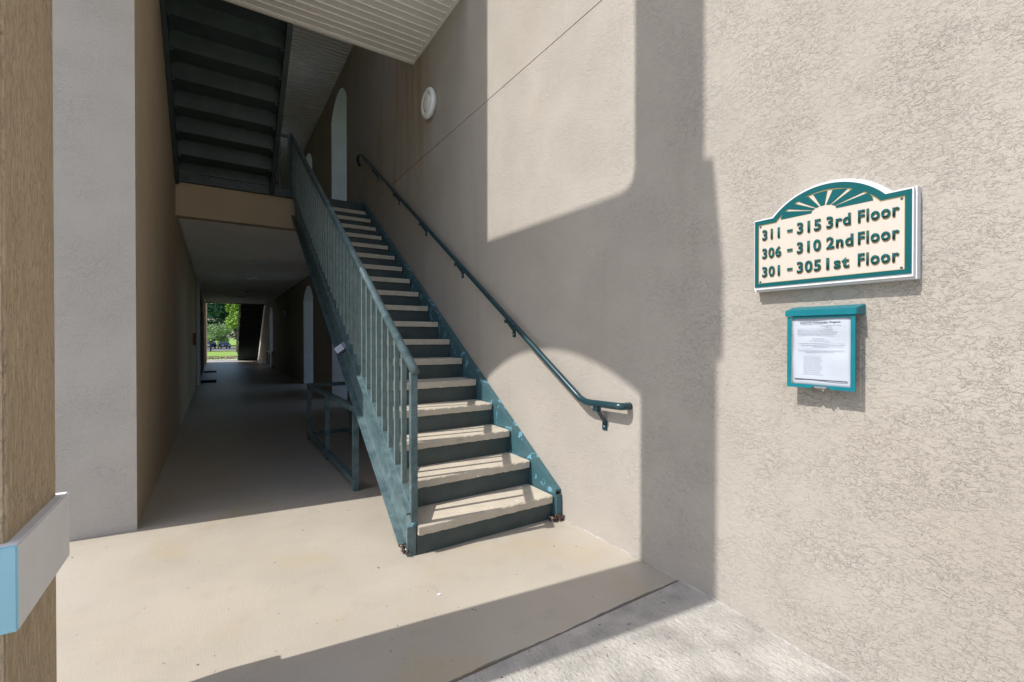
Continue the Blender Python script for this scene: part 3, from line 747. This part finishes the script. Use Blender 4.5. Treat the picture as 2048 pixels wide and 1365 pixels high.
fa = thing('alarm_box', 'small reddish alarm box on the dark left breezeway wall', 'alarm', (XL, 11.9, 1.2))
bm = B(); box(bm, XL+.0005, XL+.06, 11.8, 11.98, 1.07, 1.33, .005); obj('housing', bm, 'red', fa)
bm = B(); box(bm, XL+.0605, XL+.075, 11.84, 11.94, 1.15, 1.2); obj('pull_handle', bm, 'white', fa)
bm = B()
prism(bm, [(.872, 1.995), (.885, 1.992), (.893, 1.999), (.889, 2.009), (.876, 2.008)], [], lambda a, b, d: (a, b, d), .0008, .003)
tag(obj('paint_chip', bm, 'white'), 'tiny white paint chip lying on the tan floor in front of the stairs', 'paint chip')

dl = random.Random(11)
bm = B()
for i in range(70):
    x = dl.uniform(-.8, 1.9); y = dl.choice((dl.uniform(1.2, 1.5), dl.uniform(1.5, 3.9), dl.uniform(.4, 1.4), dl.uniform(3, 7)))
    if y < 1.49: x = dl.uniform(.2, 1.9)
    z = (floor_z(y) if y < 1.46 else 0) + .0008; s = dl.uniform(.0012, .0045); a = dl.uniform(0, 6.3)
    if .86 < x < 1.93 and y > 2.3: continue
    P4 = [Vector((math.cos(a+t)*s*k_, math.sin(a+t)*s*k_*.6, 0)) + Vector((x, y, z)) for t, k_ in ((0, 1.6), (1.5, .8), (3.1, 1.4), (4.6, .9))]
    hexa(bm, P4 + [p + Vector((0, 0, .0015)) for p in P4])
tag(obj('floor_debris', bm, 'bark'), 'scattered dark specks of dirt and leaf bits on the tan floor and walkway', kind='stuff')
# ------------------------------------------------------------------ vegetation and cars beyond
def tree(name, label, loc, h_tr, crown, leafm, n_leaf, leaf, seed, limbs=7, group=None):
    rnd = random.Random(seed)
    t = thing(name, label, 'tree', loc, group)
    bm = B(); base = Vector(loc); top = base + Vector((0, 0, h_tr))
    def limb(a, b, r0, r1, seg=7):
        a = Vector(a); b = Vector(b); d = (b-a).normalized(); s = d.cross(Vector((.3, .9, .1))).normalized(); w = d.cross(s)
        A = [bm.verts.new(a+(s*math.cos(6.283*j/seg)+w*math.sin(6.283*j/seg))*r0) for j in range(seg)]
        Q = [bm.verts.new(b+(s*math.cos(6.283*j/seg)+w*math.sin(6.283*j/seg))*r1) for j in range(seg)]
        for j in range(seg): bm.faces.new([A[j], A[(j+1) % seg], Q[(j+1) % seg], Q[j]])
        bm.faces.new(Q)
    cx, cy_, cz_ = crown[0]; rx, ry, rz = crown[1]
    r0 = .03*(h_tr+rz)+.03
    limb(base, top, r0, r0*.6)
    cc = base + Vector((cx, cy_, cz_)); blobs = []
    for i in range(limbs):
        a = i*2.4+rnd.uniform(-.3, .3); e = rnd.uniform(-.2, .95)
        p = cc + Vector((rx*math.cos(a)*rnd.uniform(.45, .85), ry*math.sin(a)*rnd.uniform(.45, .85), rz*e*.75))
        limb(top-Vector((0, 0, rnd.uniform(0, .3)*h_tr)), p, r0*.4, r0*.1); blobs.append((p, rnd.uniform(.3, .5)))
    for i in range(limbs*2):
        a = rnd.uniform(0, 6.28); e = rnd.uniform(-.9, 1)
        p = cc + Vector((rx*math.cos(a)*math.sqrt(1-e*e*.8)*rnd.uniform(.4, .8), ry*math.sin(a)*math.sqrt(1-e*e*.8)*rnd.uniform(.4, .8), rz*e*.75)); blobs.append((p, rnd.uniform(.22, .42)))
    obj('trunk', bm, 'bark', t)
    vs = []; fc = []
    for i in range(n_leaf):
        p, s = rnd.choice(blobs); 
        d = Vector((rnd.gauss(0, 1), rnd.gauss(0, 1), rnd.gauss(0, 1))).normalized()*rnd.uniform(.55, 1.0)
        q = p + Vector((d.x*rx*s, d.y*ry*s, d.z*rz*s))
        u = Vector((rnd.uniform(-1, 1), rnd.uniform(-1, 1), rnd.uniform(-.6, .6))).normalized()*leaf*rnd.uniform(.6, 1.3)
        w = u.cross(Vector((rnd.uniform(-1, 1), rnd.uniform(-1, 1), rnd.uniform(-1, 1)))).normalized()*leaf*rnd.uniform(.3, .6)
        k = len(vs); vs += [q-u, q+w, q+u, q-w]; fc.append((k, k+1, k+2, k+3))
    me = bpy.data.meshes.new('crown'); me.from_pydata(vs, [], fc); me.materials.append(M[leafm])
    o = bpy.data.objects.new('crown', me); C.objects.link(o); o.parent = t; o.matrix_parent_inverse = Matrix.Translation(t.location).inverted()
    return t
tree('oak_tree', 'large dark green tree filling the background beyond the parking lot, left part', (-7, 160, -1), 5, ((0, 0, 12), (13, 9, 11)), 'leaf_dark', 16000, .55, 1, 10)
tree('oak_tree', 'large dark green tree filling the background beyond the parking lot, right part', (9, 166, -1), 5, ((0, 0, 13), (13, 9, 12)), 'leaf_dark', 16000, .55, 2, 10)
tree('crape_myrtle', 'small pale green flowering tree above the parked cars', (-.9, 96, -1.15), 1.9, ((0, 0, 3.0), (3.6, 3, 1.7)), 'leaf_light', 7000, .14, 3)
tree('crape_myrtle', 'second pale green flowering tree at the left edge of the far opening', (-6.5, 97, -1.15), 1.6, ((0, 0, 3.2), (3.6, 3, 1.7)), 'leaf_light', 3000, .17, 5)
tree('young_tree', 'bright yellow green young tree at the right of the far opening', (2.7, 84, -.98), 1.9, ((.9, 0, 5.2), (2.5, 2.6, 3.6)), 'leaf_yellow', 7000, .15, 4)

def car(name, label, x, y, z, paint, rot):
    t = thing(name, label, 'car', (x, y, z), 'cars in the parking lot beyond the lawn')
    R = Matrix.Rotation(rot, 4, 'Z')
    def put(o): o.matrix_parent_inverse = Matrix(); return o
    # side profile in local x (length) - z, extruded across y
    prof = [(-2.3, .45), (-2.3, .95), (-2.15, 1.08), (-1.5, 1.66), (-1.1, 1.74), (.35, 1.72), (1.15, 1.12), (2.15, .95), (2.32, .75), (2.32, .42)]
    for wx in (1.45, -1.4):
        prof += [(wx+.42*math.cos(a), .36+.42*math.sin(a)*.98) for a in [math.pi*i/6 for i in range(7)]] if wx > 0 else [(wx+.42*math.cos(a), .36+.42*math.sin(a)*.98) for a in [math.pi*i/6 for i in range(7)]]
    bm = B(); prism(bm, prof, [], lambda a, b, d: (a, d, b), -.92, .92)
    for v in bm.verts:
        if v.co.z > 1.2: v.co.y *= .84
    o = put(obj('body', bm, paint, t))
    bm = B()
    for s in (-1, 1):
        prism(bm, [(-1.45, 1.15), (-1.3, 1.58), (.3, 1.60), (.85, 1.15)], [], lambda a, b, d: (a, d*(1-.09*(b-1.1)/.5), b), s*.86, s*.925)
    put(obj('side_window', bm, 'glass', t))
    bm = B(); hexa(bm, [(.50, -.72, 1.62), (.50, .72, 1.62), (1.14, .8, 1.15), (1.14, -.8, 1.15), (.52, -.72, 1.645), (.52, .72, 1.645), (1.17, .8, 1.17), (1.17, -.8, 1.17)]); put(obj('windscreen', bm, 'glass', t))
    bm = B(); hexa(bm, [(-1.60, -.7, 1.60), (-1.60, .7, 1.60), (-2.1, .8, 1.14), (-2.1, -.8, 1.14), (-1.63, -.7, 1.62), (-1.63, .7, 1.62), (-2.14, .8, 1.16), (-2.14, -.8, 1.16)]); put(obj('rear_window', bm, 'glass', t))
    for wx in (1.45, -1.4):
        for s in (-1, 1):
            bm = B(); disc_profile(bm, [(.36, 0), (.36, .2)], lambda a, b, d: (wx+a, s*(.93-d), .36+b), 16); wv = put(obj('wheel', bm, 'black', t))
            bm = B(); disc_profile(bm, [(.22, .0), (.2, .012)], lambda a, b, d: (wx+a, s*(.931+.012-d), .36+b), 12); put(obj('rim', bm, 'steel', wv))
    for s in (-1, 1):
        bm = B(); box(bm, 2.25, 2.335, s*.62-.18, s*.62+.18, .72, .86); put(obj('headlight', bm, 'lens', t))
        bm = B(); box(bm, -2.315, -2.25, s*.78-.1, s*.78+.1, .8, 1.05); put(obj('tail_light', bm, 'red', t))
    bm = B(); box(bm, 2.3, 2.36, -.85, .85, .42, .58, .01); put(obj('bumper', bm, 'lockbody', t))
    t.rotation_euler = (0, 0, rot)
    return t
car('parked_car', 'medium blue parked car at the left of the far opening', -1.5, 121, -1.165, 'paint_blue', math.radians(-105))
car('parked_car', 'dark navy parked car seen through the far opening under the pale tree', 1.35, 121.5, -1.165, 'paint_dark', math.radians(-80))
